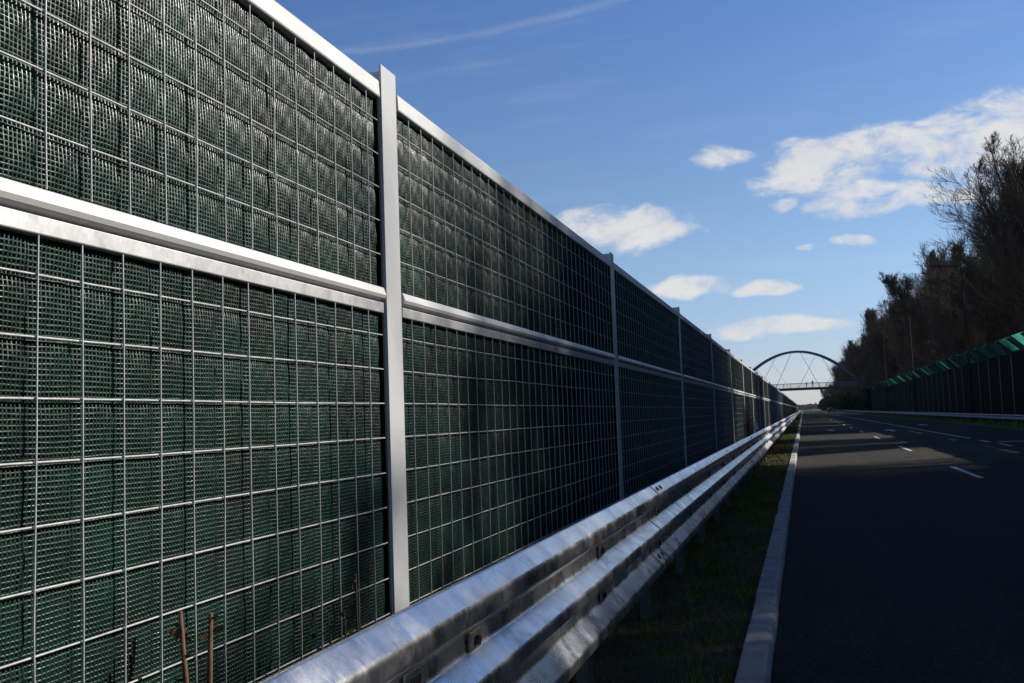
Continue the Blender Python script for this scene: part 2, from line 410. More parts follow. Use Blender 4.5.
wn = N(nt, 'ShaderNodeTexNoise', i_Scale=13.0, i_Detail=3.0); L(cv.outputs[0], wn.inputs['Vector'])
ws = N(nt, 'ShaderNodeSeparateColor'); L(wn.outputs['Color'], ws.inputs[0])
PW = mth('ADD', P, mth('MULTIPLY', mth('SUBTRACT', ws.outputs[0], 0.5), 0.075))
QW = mth('ADD', Q, mth('MULTIPLY', mth('SUBTRACT', ws.outputs[1], 0.5), 0.026))
acc = None
low = None
for (p0, q0, a, b, s) in CL:
    u = mth('MULTIPLY', mth('SUBTRACT', PW, p0), 1/a); t = mth('MULTIPLY', mth('SUBTRACT', QW, q0), 1/b)
    d = mth('SUBTRACT', s, mth('ADD', mth('MULTIPLY', u, u), mth('MULTIPLY', t, t)))
    acc = d if acc is None else mth('MAXIMUM', acc, d)
nn = mth('ADD', mth('MULTIPLY', mth('SUBTRACT', nzA.outputs['Fac'], 0.5), 4.2), mth('MULTIPLY', mth('SUBTRACT', nzB.outputs['Fac'], 0.5), 1.6))
dens0 = mth('ADD', mth('MINIMUM', mth('MAXIMUM', acc, -1.8), 0.55), nn)
mr = N(nt, 'ShaderNodeMapRange', interpolation_type='SMOOTHSTEP', i_1=-0.45, i_2=0.95, i_3=0.0, i_4=0.93); L(dens0, mr.inputs[0])
dens = mth('MULTIPLY', mr.outputs[0], front)
# contrail and thin high veil
ql = mth('ADD', 0.424, mth('MULTIPLY', mth('POWER', mth('ADD', P, 0.38), 2.0), 0.30))
cd = mth('DIVIDE', mth('ABSOLUTE', mth('SUBTRACT', mth('ADD', Q, mth('MULTIPLY', mth('SUBTRACT', nzA.outputs['Fac'], 0.5), 0.010)), ql)), 0.0065)
ct = mth('SUBTRACT', 1.0, cd, clamp=True)
inr = mth('MULTIPLY', mth('GREATER_THAN', P, -0.7), mth('LESS_THAN', P, 0.1))
ct = mth('MULTIPLY', mth('MULTIPLY', ct, inr), mth('MULTIPLY', front, mth('MULTIPLY', nzB.outputs['Fac'], 0.24)))
cs = N(nt, 'ShaderNodeMapping'); cs.inputs['Scale'].default_value = (1.5, 7.0, 1); cs.inputs['Rotation'].default_value = (0, 0, -0.12); L(cv.outputs[0], cs.inputs['Vector'])
nzC = N(nt, 'ShaderNodeTexNoise', i_Scale=3.0, i_Detail=6.0, i_Roughness=0.55); L(cs.outputs[0], nzC.inputs['Vector'])
ve = N(nt, 'ShaderNodeMapRange', interpolation_type='SMOOTHSTEP', i_1=0.48, i_2=0.85, i_3=0.0, i_4=0.10); L(nzC.outputs['Fac'], ve.inputs[0])
total = mth('MAXIMUM', dens, mth('MAXIMUM', ct, mth('MULTIPLY', ve.outputs[0], front)))
# sunlit tops, greyer thick middles and bases
CW = 0.65/SKY_S
shade = ramp(nt, [(0.35, (0.84*CW, 0.86*CW, 0.91*CW)), (0.62, (CW, 0.985*CW, 0.97*CW))]); L(nzB.outputs['Fac'], shade.inputs['Fac'])
# clear polarised blue overhead, pale lavender air at the horizon
el = ramp(nt, [(0.0, (0.82, 0.82, 1.14)), (0.06, (0.90, 0.89, 1.10)), (0.14, (1.04, 1.05, 1.15)), (0.25, (1.02, 1.07, 1.19)), (0.40, (0.84, 1.02, 1.32)), (0.62, (0.34, 0.42, 0.56)), (1.0, (0.22, 0.28, 0.40))])
el.color_ramp.interpolation = 'LINEAR'
L(mth('MAXIMUM', sep.outputs['Z'], 0.0), el.inputs['Fac'])
skyc = N(nt, 'ShaderNodeMix', data_type='RGBA', blend_type='MULTIPLY'); skyc.inputs[0].default_value = 1.0
L(sky.outputs[0], skyc.inputs[6]); L(el.outputs['Color'], skyc.inputs[7])
mixc = N(nt, 'ShaderNodeMix', data_type='RGBA'); L(total, mixc.inputs[0]); L(skyc.outputs[2], mixc.inputs[6]); L(shade.outputs['Color'], mixc.inputs[7])
L(mixc.outputs[2], bg.inputs['Color'])

vs = scene.view_settings
vs.view_transform = 'Standard'; vs.look = 'None'; vs.exposure = 0.3; vs.gamma = 1.0; vs.use_curve_mapping = False
scene.render.film_transparent = False

# ------------------------------------------------------------------ ground, road, kerb
def sheet(name, x0, x1, y0, y1, z, m, nx=1, ny=1):
    xs = np.linspace(x0, x1, nx+1); ys = np.linspace(y0, y1, ny+1)
    X, Y = np.meshgrid(xs, ys); V = np.stack([X.ravel(), Y.ravel(), np.full(X.size, z)], 1)
    F = [(j*(nx+1)+i, j*(nx+1)+i+1, (j+1)*(nx+1)+i+1, (j+1)*(nx+1)+i) for j in range(ny) for i in range(nx)]
    return tag(obj(name, mesh_np(name, V, F, [m])), kind='structure')
sheet('ground', -900, 1100, -120, 2600, -0.012, M['field'])
sheet('road', -0.262, 10.95, -40, 1300, 0.0, M['asphalt'])
# verge strip between kerb and noise barrier: slightly uneven soil
nx, ny = 8, 420
xs = np.linspace(-2.3, -0.425, nx+1); ys = np.concatenate([np.linspace(-12, 60, 300), np.linspace(60.5, 420, ny-299)])
X, Y = np.meshgrid(xs, ys)
Z = 0.075 + 0.02*np.sin(X*5+Y*1.7)*np.sin(Y*0.9) + rng.normal(0, 0.006, X.shape)
V = np.stack([X.ravel(), Y.ravel(), Z.ravel()], 1)
F = [(j*(nx+1)+i, j*(nx+1)+i+1, (j+1)*(nx+1)+i+1, (j+1)*(nx+1)+i) for j in range(ny) for i in range(nx)]
tag(obj('verge', mesh_np('verge', V, F, [M['soil']], smooth=True)), kind='structure')
# right-hand verge
xs = np.concatenate([[10.9, 11.1], np.linspace(11.4, 60, 28)]); ys = np.linspace(-40, 800, 200)
X, Y = np.meshgrid(xs, ys); Z = 0.06 + 0.04*np.sin(X*2.1+Y*0.31)
Z[:, 0] = -0.008; Z[:, 1] = 0.03
V = np.stack([X.ravel(), Y.ravel(), Z.ravel()], 1)
F = [(j*30+i, j*30+i+1, (j+1)*30+i+1, (j+1)*30+i) for j in range(199) for i in range(29)]
tag(obj('verge', mesh_np('verge_right', V, F, [M['field']], smooth=True)), kind='structure')

def kerb(x0, x1, y0, y1, step, right):
    mb = MB(); y = y0; k = 0
    while y < y1:
        ln = step if y < 120 else 6.0
        ox, oz = random.gauss(0, 0.004), random.gauss(0, 0.004)
        if abs(y-15.5) < 0.6: ox += 0.012
        a, b = x0+ox, x1+ox; t = 0.12+oz; g = 0.006
        if right: prof = [(a, -0.05), (b, -0.05), (b, t), (a+0.03, t), (a, t-0.035)]
        else: prof = [(a, -0.05), (b, -0.05), (b, t-0.035), (b-0.012, t-0.008), (b-0.035, t), (a+0.01, t), (a, t-0.01)]
        mb.prism(prof, y+g/2, y+ln-g/2-abs(random.gauss(0, .004)))
        y += ln; k += 1
    return tag(mb.build('kerb', M['kerb']), kind='structure')
kerb(-0.425, -0.262, -8.3, 420, 1.0, False)

def quads(name, rects, z=0.004):
    V, F = [], []
    for (x0, x1, y0, y1) in rects:
        n = len(V); V += [(x0, y0, z), (x1, y0, z), (x1, y1, z), (x0, y1, z)]; F.append((n, n+1, n+2, n+3))
    return tag(obj(name, mesh_np(name, V, F, [M['paint']])), kind='structure')
dash = [(3.27, 3.39, 21.55+13.25*k, 25.5+13.25*k) for k in range(-2, 26)]
line2 = [(6.65, 6.77, 45.5, 330)] + [(6.65, 6.77, y, y+2.3) for y in (24.4, 28.5, 32.6, 36.7, 40.9)]
stop = [(7.0, 10.5, 40.75, 41.15)]
quads('road_marking', dash+line2+stop)
def arrow(x, y, d):
    z = 0.004
    pts = [(-0.09, 0), (0.09, 0), (0.09, 2.7), (0.40, 2.7), (0.0, 5.0), (-0.40, 2.7), (-0.09, 2.7)]
    V = [(x+px*d, y+py*d, z) for px, py in pts]
    me = bpy.data.meshes.new('road_arrow'); me.from_pydata(V, [], [tuple(range(7))]); me.materials.append(M['paint'])
    tag(obj('road_marking', me), kind='structure')
arrow(1.72, 67.0, 1); arrow(5.1, 62.0, 1); arrow(8.5, 82.0, -1)

# ------------------------------------------------------------------ left noise barrier
PITCH = 5.5; P0 = 4.055
XN = -1.772      # plane of the netting
XW = -1.752      # wires
CW_, CH_ = 0.157, 0.15

def depth_field(y, z, zrow, seed):
    """how far the net bulges out of its plane (towards +x); y from the bay's start, zrow the height of one wire row"""
    u = (y - (0.252 if zrow > 2 else 0.222))/CW_; v2 = (z - zrow)/CH_
    iu = np.floor(u).astype(int); iv = np.floor(v2).astype(int)
    fu = u-iu; fv = v2-iv
    h = np.sin((iu*12.9898+iv*78.233+seed*3.7))*43758.5453; h = h-np.floor(h)
    h2 = np.sin((iu*39.346+iv*11.135+seed*9.1))*24634.6345; h2 = h2-np.floor(h2)
    prof = (np.clip(4*fu*(1-fu), 0, 1)**0.6)*(np.clip(4*fv*(1-fv)*(0.75+0.5*fv), 0, 1.1)**0.6)
    wav = 0.0010*np.sin(y*41+z*17+seed)*np.sin(z*53-y*13) + 0.0006*np.sin(y*97-z*71+h*3)
    return prof*(0.0045+0.0035*h) + wav

def net_mesh(name, z0, z1, zrow, seed):
    p = 0.01365; Wd = PITCH-0.17
    nc = int(Wd/p); nr = int((z1-z0)/p)
    ys = 0.085 + np.arange(nc+1)*p; zs = z0 + np.arange(nr+1)*p
    Vs, Fs = [], []; base = 0
    hw, rid = 0.0027, 0.0026
    # vertical strands: 3 vertices across (edge, ridge, edge)
    Yg, Zg = np.meshgrid(ys, zs, indexing='ij')
    D = depth_field(Yg, Zg, zrow, seed)
    wob = 0.0006*np.sin(Zg*61+Yg*190) + 0.0012*np.sin(Zg*23+Yg*7+seed)
    woz = 0.0006*np.sin(Yg*57+Zg*180) + 0.0012*np.sin(Yg*19+Zg*9+seed)
    for kind in (0, 1):
        A = []
        for off, dxx in ((-hw, 0.0), (0, rid), (hw, 0.0)):
            if kind == 0: A.append(np.stack([XN+D+dxx+0.0006, Yg+off+wob, Zg+woz*0], -1))
            else: A.append(np.stack([XN+D+dxx, Yg+wob*0, Zg+off+woz], -1))
        A = np.stack(A, 2)            # nc+1, nr+1, 3, xyz
        Vs.append(A.reshape(-1, 3))
        idx = (np.arange((nc+1)*(nr+1)*3).reshape(nc+1, nr+1, 3)) + base
        if kind == 0: a, b = idx[:, :-1, :], idx[:, 1:, :]
        else: a, b = idx[:-1, :, :], idx[1:, :, :]
        for k in (0, 1):
            q = np.stack([a[..., k], a[..., k+1], b[..., k+1], b[..., k]], -1) if kind == 0 else np.stack([a[..., k], b[..., k], b[..., k+1], a[..., k+1]], -1)
            Fs.append(q.reshape(-1, 4))
        base += (nc+1)*(nr+1)*3
    return mesh_np(name, np.concatenate(Vs), np.concatenate(Fs), [M['net']], smooth=True)

def back_mesh(name, z0, z1, zrow, seed, mat, step=0.0273, extra=-0.006):
    Wd = PITCH-0.17
    nc = int(Wd/step); nr = int((z1-z0)/step)
    ys = np.linspace(0.085, PITCH-0.085, nc+1); zs = np.linspace(z0, z1, nr+1)
    Yg, Zg = np.meshgrid(ys, zs, indexing='ij')
    V = np.stack([XN+extra+depth_field(Yg, Zg, zrow, seed), Yg, Zg], -1).reshape(-1, 3)
    I = np.arange((nc+1)*(nr+1)).reshape(nc+1, nr+1)
    F = np.stack([I[:-1, :-1], I[1:, :-1], I[1:, 1:], I[:-1, 1:]], -1).reshape(-1, 4)
    return mesh_np(name, V, F, [mat], smooth=True)

def wire_mesh(name, z0, z1, rows, seed, sides=8, y0=0.222):
    mb = MB(); r = random.Random(seed)
    y = y0
    while y < PITCH-0.10:
        ph, am = r.random()*6, r.uniform(0.001, 0.004)
        pts = [(XW+0.0062+0.001*math.sin(z*9+ph), y+am*math.sin(z*3.1+ph)+r.gauss(0, .0006), z) for z in np.linspace(z0, z1, 9)]
        mb.tube(pts, 0.0026, sides, cap=False); y += CW_
    for z in rows:
        ph, am = r.random()*6, r.uniform(0.0005, 0.002)
        pts = [(XW, yy, z+am*math.sin(yy*2.3+ph)+r.gauss(0, .0005)) for yy in np.linspace(0.09, PITCH-0.09, 24)]
        mb.tube(pts, 0.0029, sides, cap=False)
    return mb.mesh(name, M['wire'])

LZ0, LZ1 = 0.12, 1.985      # lower panel opening
UZ0, UZ1 = 2.103, 2.955     # upper panel opening
rowsL = [1.889-0.150*k for k in range(12) if 1.889-0.150*k > LZ0]
rowsU = [2.248+0.152*k for k in range(5)]
def beam_prof(z0, z1, x0, x1, r=0.01, lean=0.0):
    return [(x0, z0), (x1-r, z0), (x1-0.3*r, z0+0.3*r), (x1, z0+r), (x1-lean, z1-r), (x1-lean-0.3*r, z1-0.3*r), (x1-lean-r, z1), (x0, z1)]
def beam_mesh(name, z0, z1, m, r=0.008, lean=0.0, x1=-1.733):
    mb = MB(); mb.prism(beam_prof(z0, z1, -1.83, x1, r, lean), 0.105, PITCH-0.105, smooth=False); return mb.mesh(name, m)
me = dict(
    netL=net_mesh('netting', LZ0, LZ1, 1.889, 1), netU=net_mesh('netting', UZ0, UZ1, 2.248, 5),
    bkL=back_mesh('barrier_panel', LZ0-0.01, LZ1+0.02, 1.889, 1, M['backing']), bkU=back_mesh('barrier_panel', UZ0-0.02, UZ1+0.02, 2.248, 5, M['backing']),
    farL=back_mesh('barrier_panel', LZ0-0.01, LZ1+0.02, 1.889, 1, M['farsheet'], 0.052, 0.0), farU=back_mesh('barrier_panel', UZ0-0.02, UZ1+0.02, 2.248, 5, M['farsheet'], 0.052, 0.0),
    wL=wire_mesh('wire_grid', LZ0, LZ1, rowsL, 3), wU=wire_mesh('wire_grid', UZ0, UZ1, rowsU, 4, 8, 0.252),
    wLf=wire_mesh('wire_grid', LZ0, LZ1, rowsL, 3, 3), wUf=wire_mesh('wire_grid', UZ0, UZ1, rowsU, 4, 3, 0.252),
    tL=beam_mesh('top_beam', 1.985, 2.032, M['beam'], 0.004, 0.0, -1.740), bL=beam_mesh('bottom_beam', 0.05, LZ0, M['beam'], 0.006),
    tU=beam_mesh('top_beam', 2.955, 3.036, M['beam_upper'], 0.008, 0.004), bU=beam_mesh('bottom_beam', 2.044, 2.103, M['beam_upper'], 0.020, 0.006, -1.726),
)
for nm, z0, z1 in (('gL', 0.05, 2.03), ('gU', 2.046, 3.03)):  # added black strips, in place of the shade beside each post flange
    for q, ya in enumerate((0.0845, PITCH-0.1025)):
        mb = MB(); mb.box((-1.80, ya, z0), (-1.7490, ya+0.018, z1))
        me[nm+str(q)] = mb.mesh('shade_strip', M['gap_shade'])
mb = MB()        # H-section post, flange face towards the road
pz = 3.118
mb.box((-1.747, -0.083, 0.0), (-1.738, 0.083, pz), bev=0.002)
mb.box((-1.872, -0.083, 0.0), (-1.860, 0.083, pz), bev=0.002)
mb.box((-1.861, -0.005, 0.0), (-1.746, 0.005, pz-0.001))
me['post'] = mb.mesh('post', M['post'])
nb = empty('noise_barrier', (-1.75, 4.06, 0.0))
tag(nb, 'tall noise barrier of dark green netted panels between grey steel posts beside the left guardrail', 'noise barrier')
NB_OFF = Vector((1.75, -4.06, 0))
NBAY0, NBAY1, DETAIL = -2, 72, 12
npost = npan = 0
stuffP, stuffN = MB(), MB()
for k in range(NBAY0, NBAY1):
    y = P0 + PITCH*(k-1)
    loc = NB_OFF + Vector((0, y, 0))
    jx = random.gauss(0, 0.004)
    o = obj('post', me['post'], nb, loc + Vector((jx*0.5, 0.008, random.gauss(0, 0.004))))
    if k < 46:
        for up in (False, True):
            near = k < 3
            pl = loc + Vector((jx, 0, 0))
            bk = me['bkU' if up else 'bkL'] if near else me['farU' if up else 'farL']
            pan = obj('barrier_panel', bk, nb, pl)
            tag(pan, ('upper' if up else 'lower') + ' netted barrier panel')
            if k < DETAIL+6:
                obj('wire_grid', me[('wU' if up else 'wL') + ('' if k < 5 else 'f')], pan)
            if near:
                obj('netting', me['netU' if up else 'netL'], pan)
            for q in '01': obj('shade_strip', me[('gU' if up else 'gL')+q], pan)
            obj('top_beam', me['tU' if up else 'tL'], pan)
            obj('bottom_beam', me['bU' if up else 'bL'], pan)
    else:
        stuffN.box((-1.79, y+0.09, 0.05), (-1.765, y+PITCH-0.09, 3.0), 0)
        for z0, z1 in ((2.955, 3.036), (2.044, 2.103), (1.985, 2.032)):
            stuffN.box((-1.80, y+0.09, z0), (-1.735, y+PITCH-0.09, z1), 1)
o = stuffN.build('barrier_panel', [M['farsheet'], M['beam_upper']], nb, NB_OFF); tag(o, kind='stuff')

# ------------------------------------------------------------------ left guardrail (three-wave beam)
def wave_profile(pts, t=0.004):
    """open polyline (x,z) -> smoothed closed sheet profile"""
    P_ = [Vector((x, z)) for x, z in pts]
    sm = [P_[0]]
    for i in range(1, len(P_)-1):      # round each corner
        a, b, c = P_[i-1], P_[i], P_[i+1]
        r = min(0.013, (b-a).length*0.45, (c-b).length*0.45)
        p0 = b+(a-b).normalized()*r; p1 = b+(c-b).normalized()*r
        for tt in (0, .25, .5, .75, 1): sm.append((1-tt)**2*p0 + 2*tt*(1-tt)*b + tt*tt*p1)
    sm.append(P_[-1])
    back = []
    for i, p in enumerate(sm):
        d = (sm[min(i+1, len(sm)-1)] - sm[max(i-1, 0)]).normalized()
        back.append(p + Vector((d.y, -d.x))*t * 1.0)
    return [tuple(p) for p in sm] + [tuple(p) for p in reversed(back)]
THRIE = [(-1.045, 0.992), (-1.040, 1.012), (-1.020, 1.018), (-0.958, 0.958), (-0.955, 0.905), (-1.036, 0.850), (-1.036, 0.790),
         (-0.955, 0.728), (-0.955, 0.680), (-1.036, 0.625), (-1.036, 0.572), (-0.957, 0.492), (-0.962, 0.440), (-1.028, 0.408), (-1.045, 0.418)]
def beam_strip(prof, y0, y1, segs=1, dxz=(0, 0)):
    mb = MB(); n = len(prof)
    ys = np.linspace(y0, y1, segs+1); V = []
    for y in ys: V += [(x+dxz[0], y, z+dxz[1]) for x, z in prof]
    Fq = []
    for j in range(segs):
        for i in range(n):
            Fq.append((j*n+i, j*n+(i+1) % n, (j+1)*n+(i+1) % n, (j+1)*n+i))
    mb.add(V, Fq, True)
    return mb
pr = wave_profile(THRIE)
SECT = 6.3
# each section: its far end lies behind the next section's start
rail_me = beam_strip(pr, 0.0, SECT+0.30).mesh('rail_beam', M['rail'])
gr = empty('guardrail', (-1.04, 3.0, 0.0))
tag(gr, 'galvanised three-wave steel guardrail running along the left verge in front of the netted barrier', 'guardrail')
GO = Vector((1.04, -3.0, 0))
mbw = MB()   # washer plate in the valley at a post
def washer(z):
    mb = MB()
    mb.box((-1.0345, -0.055, z-0.030), (-1.0265, 0.055, z+0.030), bev=0.004)
    return mb
wash = []
for z in (0.820, 0.598):
    wash.append(washer(z).mesh('washer_plate', M['plate']))
nut = []
for z in (0.820, 0.598):
    mb = MB(); mb.tube([(-1.028, 0, z), (-1.012, 0, z)], 0.015, 6, smooth=False); nut.append(mb.mesh('bolt', M['bolt']))
def oval(cx, cz, nxz, y):
    mb = MB(); n = Vector((nxz[0], 0, nxz[1])).normalized()
    t = Vector((0, 1, 0)).cross(n)
    V = []
    for s in (0.0, 0.005):
        for k in range(12):
            a = 2*math.pi*k/12
            V.append(Vector((cx, y, cz)) + n*(s) + Vector((0, 0.020*math.cos(a), 0)) + t*(0.016*math.sin(a)))
    mb.add(V, [tuple(range(12, 24))] + [(k, (k+1) % 12, 12+(k+1) % 12, 12+k) for k in range(12)])
    return mb.mesh('bolt', M['bolt'])
sp_me = [oval(-0.990, 0.990, (0.7, 0.72), yy) for yy in (0.10, 0.26)] + [oval(-0.997, 0.533, (0.7, 0.70), yy) for yy in (0.10, 0.26)]
mb = MB()    # C-section post with a spacer block
mb.box((-1.165, -0.06, 0.02), (-1.160, 0.06, 0.93)); mb.box((-1.160, 0.055, 0.02), (-1.105, 0.06, 0.93)); mb.box((-1.160, -0.06, 0.02), (-1.105, -0.055, 0.93))
gp_me = mb.mesh('post', M['railpost'])
mb = MB(); mb.box((-1.104, -0.05, 0.50), (-1.047, 0.05, 0.90), bev=0.004); gs_me = mb.mesh('spacer_block', M['railpost'])
for i in range(64):
    y = -12.25 + SECT*i
    dxo = 0.0035*(i % 2)
    rb = obj('rail_beam', rail_me, gr, GO + Vector((dxo, y, random.gauss(0, 0.002))))
    if i < 16:
        for k in range(4):
            obj('splice_bolt', sp_me[k], rb, (0.0015, 0.0, 0.0))
gstuff = MB()
for i in range(200):
    y = 2.96 - 12 + 2.0*i
    if i < 100:
        p = obj('post', gp_me, gr, GO + Vector((0, y, 0)))
        obj('spacer_block', gs_me, p)
        if i < 30:
            for k in range(2):
                wp = obj('washer_plate', wash[k], gr, GO + Vector((0.006, y, 0)))
                obj('bolt', nut[k], wp)
    else:
        gstuff.box((-1.165, y-0.06, 0.02), (-1.05, y+0.06, 0.93))
tag(gstuff.build('post', M['railpost'], gr, GO), kind='stuff')
mb = MB()        # slotted plate on the near beam
mb.box((-1.0345, -0.075, 0.79), (-1.030, 0.075, 0.85), bev=0.0015)
sp = mb.build('slot_plate', M['rail'], gr, GO + Vector((0.0065, 2.47, 0)))
mb = MB(); mb.box((-1.0305, -0.036, 0.808), (-1.0285, 0.036, 0.832)); mb.build('slot', M['bolt'], sp)
# reflector bracket on the rail
rf = empty('reflector', (-1.03, 23.2, 1.016)); rf.rotation_euler = (0, R(-14), R(10))
tag(rf, 'small white reflector plate tilted on top of the left guardrail', 'reflector')
mb = MB(); mb.box((-0.045, -0.006, 0.03), (0.045, 0.006, 0.235), bev=0.004); mb.build('plate', M['reflector'], rf)
mb = MB(); mb.box((-0.015, -0.012, 0.0), (0.015, -0.0065, 0.08)); mb.build('bracket', M['railpost'], rf)
mp_ = empty('marker_post', (-0.72, 300, 0.08)); tag(mp_, 'thin dark marker post at far end of the left verge', 'marker post')
mb = MB(); mb.prism([(-0.07, 0), (0.07, 0), (0.06, 1.0), (0, 1.12), (-0.06, 0.95)], -0.05, 0.05); mb.build('stake', M['cloth'], mp_)
mb = MB(); mb.box((-0.045, -0.056, 0.75), (0.045, -0.051, 0.87)); mb.build('reflector', M['reflector'], mp_)

# ------------------------------------------------------------------ verge grass
def blades(n, x0, x1, y0, y1, hmin, hmax, wd, zb=0.07, clump=True):
    xs = rng.uniform(x0, x1, n); ys = rng.uniform(y0, y1, n)
    if clump:
        cx = rng.uniform(x0, x1, n//40+1); cy = rng.uniform(y0, y1, n//40+1); ci = rng.integers(0, len(cx), n)
        sel = rng.random(n) < 0.6
        xs = np.where(sel, np.clip(cx[ci]+rng.normal(0, .05, n), x0, x1), xs); ys = np.where(sel, cy[ci]+rng.normal(0, .06, n), ys)
    h = rng.uniform(hmin, hmax, n)*(0.6+0.4*rng.random(n)); a = rng.uniform(0, 2*np.pi, n); ln = rng.uniform(0.1, 0.9, n)*h
    b = np.stack([xs, ys, np.full(n, zb)], 1)
    sd_ = np.stack([-np.sin(a), np.cos(a), 0*a], 1)*wd/2; fw = np.stack([np.cos(a), np.sin(a), 0*a], 1)
    mid = b + fw*(ln*0.3)[:, None]; mid[:, 2] += h*0.6
    tip = b + fw*ln[:, None]; tip[:, 2] += h
    V = np.stack([b-sd_, b+sd_, mid+sd_*0.7, mid-sd_*0.7, tip+sd_*.1, tip-sd_*.1], 1).reshape(-1, 3)
    o = (np.arange(n)*6)[:, None]
    F = np.concatenate([o+np.array([0, 1, 2, 3]), o+np.array([3, 2, 4, 5])])
    return V, F
parts = [blades(16000, -1.7, -0.44, 1.5, 9, .02, .075, .006), blades(26000, -1.6, -0.43, 9, 26, .03, .09, .008),
         blades(22000, -1.6, -0.43, 26, 60, .04, .10, .013), blades(20000, -1.6, -0.43, 60, 180, .05, .11, .03)]
Vv, Ff, base = [], [], 0
for a, b in parts:
    Vv.append(a); Ff.append(b+base); base += len(a)
tag(obj('grass', mesh_np('grass', np.concatenate(Vv), np.concatenate(Ff), [M['grass']])), 'short yellow-green verge grass growing between the left guardrail and the kerb', 'grass', kind='stuff')
V, F = blades(14000, 11.1, 13.0, 45, 220, .08, .3, .05)
tag(obj('grass', mesh_np('grass_right', V, F, [M['grass']])), 'rough grass along the foot of the right guardrail', 'grass', kind='stuff')

# ------------------------------------------------------------------ weeds against the left barrier
def weed(name, loc, h, n, label, mat, leaf=None, seed=1):
    r = random.Random(seed); root = empty(name, loc); tag(root, label, 'weed')
    mb = MB(); tips = []
    for i in range(n):
        a = r.uniform(0, 6.28); ln = h*r.uniform(0.55, 1.0) if i else h; sp_ = r.uniform(0.01, 0.07)
        pts = [(0.015*math.cos(a), 0.015*math.sin(a), 0)]
        for t in (.25, .5, .75, 1.0):
            pts.append((math.cos(a)*sp_*t+r.gauss(0, .006), math.sin(a)*sp_*t+r.gauss(0, .006), ln*t))
        mb.tube(pts, [.014, .012, .013, .009, .006] if name == 'dry_weed' else [.007, .006, .005, .004, .002], 5); tips.append(pts)
    mb.build('stem', mat, root)
    mb = MB()
    for pts in tips:
        for q in range(26):
            t = r.uniform(0.15, 1.0); k = min(3, int(t*4)); p = Vector(pts[k]).lerp(Vector(pts[k+1]), t*4-k if k < 4 else 0)
            d = Vector((r.gauss(0, 1), r.gauss(0, 1), r.gauss(0.1, .8))).normalized(); s = Vector((r.gauss(0, 1), r.gauss(0, 1), r.gauss(0, 1))).cross(d).normalized()
            ln = r.uniform(.015, .05)
            mb.add([p, p+d*ln*.5+s*ln*.22, p+d*ln, p+d*ln*.5-s*ln*.22], [(0, 1, 2, 3)])
    mb.build('dry_leaf', leaf or mat, root)['kind'] = 'stuff'
    return root
weed('dry_weed', (-1.62, 2.37, 0.07), 0.94, 4, 'dry brown weed stalk standing against the nearest lower net panel', M['straw'], seed=2)
weed('weed', (-1.55, 3.10, 0.07), 0.80, 4, 'small olive weed between guardrail and the nearest grey barrier post', M['stalk'], M['weedleaf'], seed=5)
weed('weed', (-1.64, 3.33, 0.07), 0.88, 3, 'thin dark dry stalk just left of the nearest grey barrier post', M['stalk'], seed=8)
o = weed('weed', (-1.66, 31.6, 0.07), 1.9, 7, 'reddish dry stalk leaning on the barrier behind the white reflector', M['redstalk'], seed=9)
o.scale = (2.5, 2.5, 1.0)

# ------------------------------------------------------------------ right guardrail and right noise barrier
WB = [(11.62, 0.745), (11.52, 0.74), (11.50, 0.69), (11.57, 0.63), (11.57, 0.57), (11.50, 0.51), (11.52, 0.455), (11.60, 0.445)]
pr2 = [(x, z) for x, z in WB] + [(x+0.006, z-0.004) for x, z in reversed(WB)]
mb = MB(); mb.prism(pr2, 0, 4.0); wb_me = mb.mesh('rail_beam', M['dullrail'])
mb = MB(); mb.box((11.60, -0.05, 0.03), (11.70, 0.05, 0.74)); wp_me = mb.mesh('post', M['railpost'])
g2 = empty('guardrail', (11.55, 60, 0)); tag(g2, 'long two-wave steel guardrail along the right edge of the road before the green-topped barrier', 'guardrail')
for i in range(96):
    y = 0+4.0*i - 60
    obj('rail_beam', wb_me, g2, (-11.55, y, 0)); obj('post', wp_me, g2, (-11.55, y+2, 0))

BP = 4.0
b2 = empty('noise_barrier', (12.8, 60, 0)); tag(b2, 'dark tall noise barrier on the right topped by leaning green translucent panels', 'noise barrier')
BZ = 4.55; TX, TZ = 11.95, 5.30     # knee height, tip of the leaning top
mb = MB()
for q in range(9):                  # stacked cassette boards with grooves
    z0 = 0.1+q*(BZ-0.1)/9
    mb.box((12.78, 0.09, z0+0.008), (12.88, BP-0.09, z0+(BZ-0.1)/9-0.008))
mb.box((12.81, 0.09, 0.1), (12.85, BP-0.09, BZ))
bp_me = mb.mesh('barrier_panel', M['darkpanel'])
mb = MB(); mb.box((12.72, -0.08, 0), (12.735, 0.08, BZ+0.05)); mb.box((12.735, -0.006, 0), (12.90, 0.006, BZ+0.05)); mb.box((12.90, -0.08, 0), (12.915, 0.08, BZ+0.05))
bpost_me = mb.mesh('post', M['greenpost'])
dv = Vector((TX-12.76, TZ-BZ)).normalized(); nv = Vector((-dv.y, dv.x))
def slant(off0, off1, a=0.0, b=1.0, t0=-0.0):
    A = Vector((12.76, BZ)); B = Vector((TX, TZ)); p0 = A.lerp(B, a); p1 = A.lerp(B, b)
    q = [p0+nv*off0, p1+nv*off0, p1+nv*off1, p0+nv*off1]; return [tuple(x) for x in q]
mb = MB(); mb.prism(slant(-0.06, 0.10, -0.02, 1.02), -0.48, 0.48); br_me = mb.mesh('bracket', M['greenpost'])
mb = MB(); mb.prism(slant(-0.008, 0.008, 0.03, 0.98), 0.485, BP-0.485); gl_me = mb.mesh('green_panel', M['acrylic'])
mb = MB(); mb.prism(slant(-0.03, 0.03, 0.0, 0.028), 0.485, BP-0.485); lr_me = mb.mesh('edge_rail', M['greenpost'])
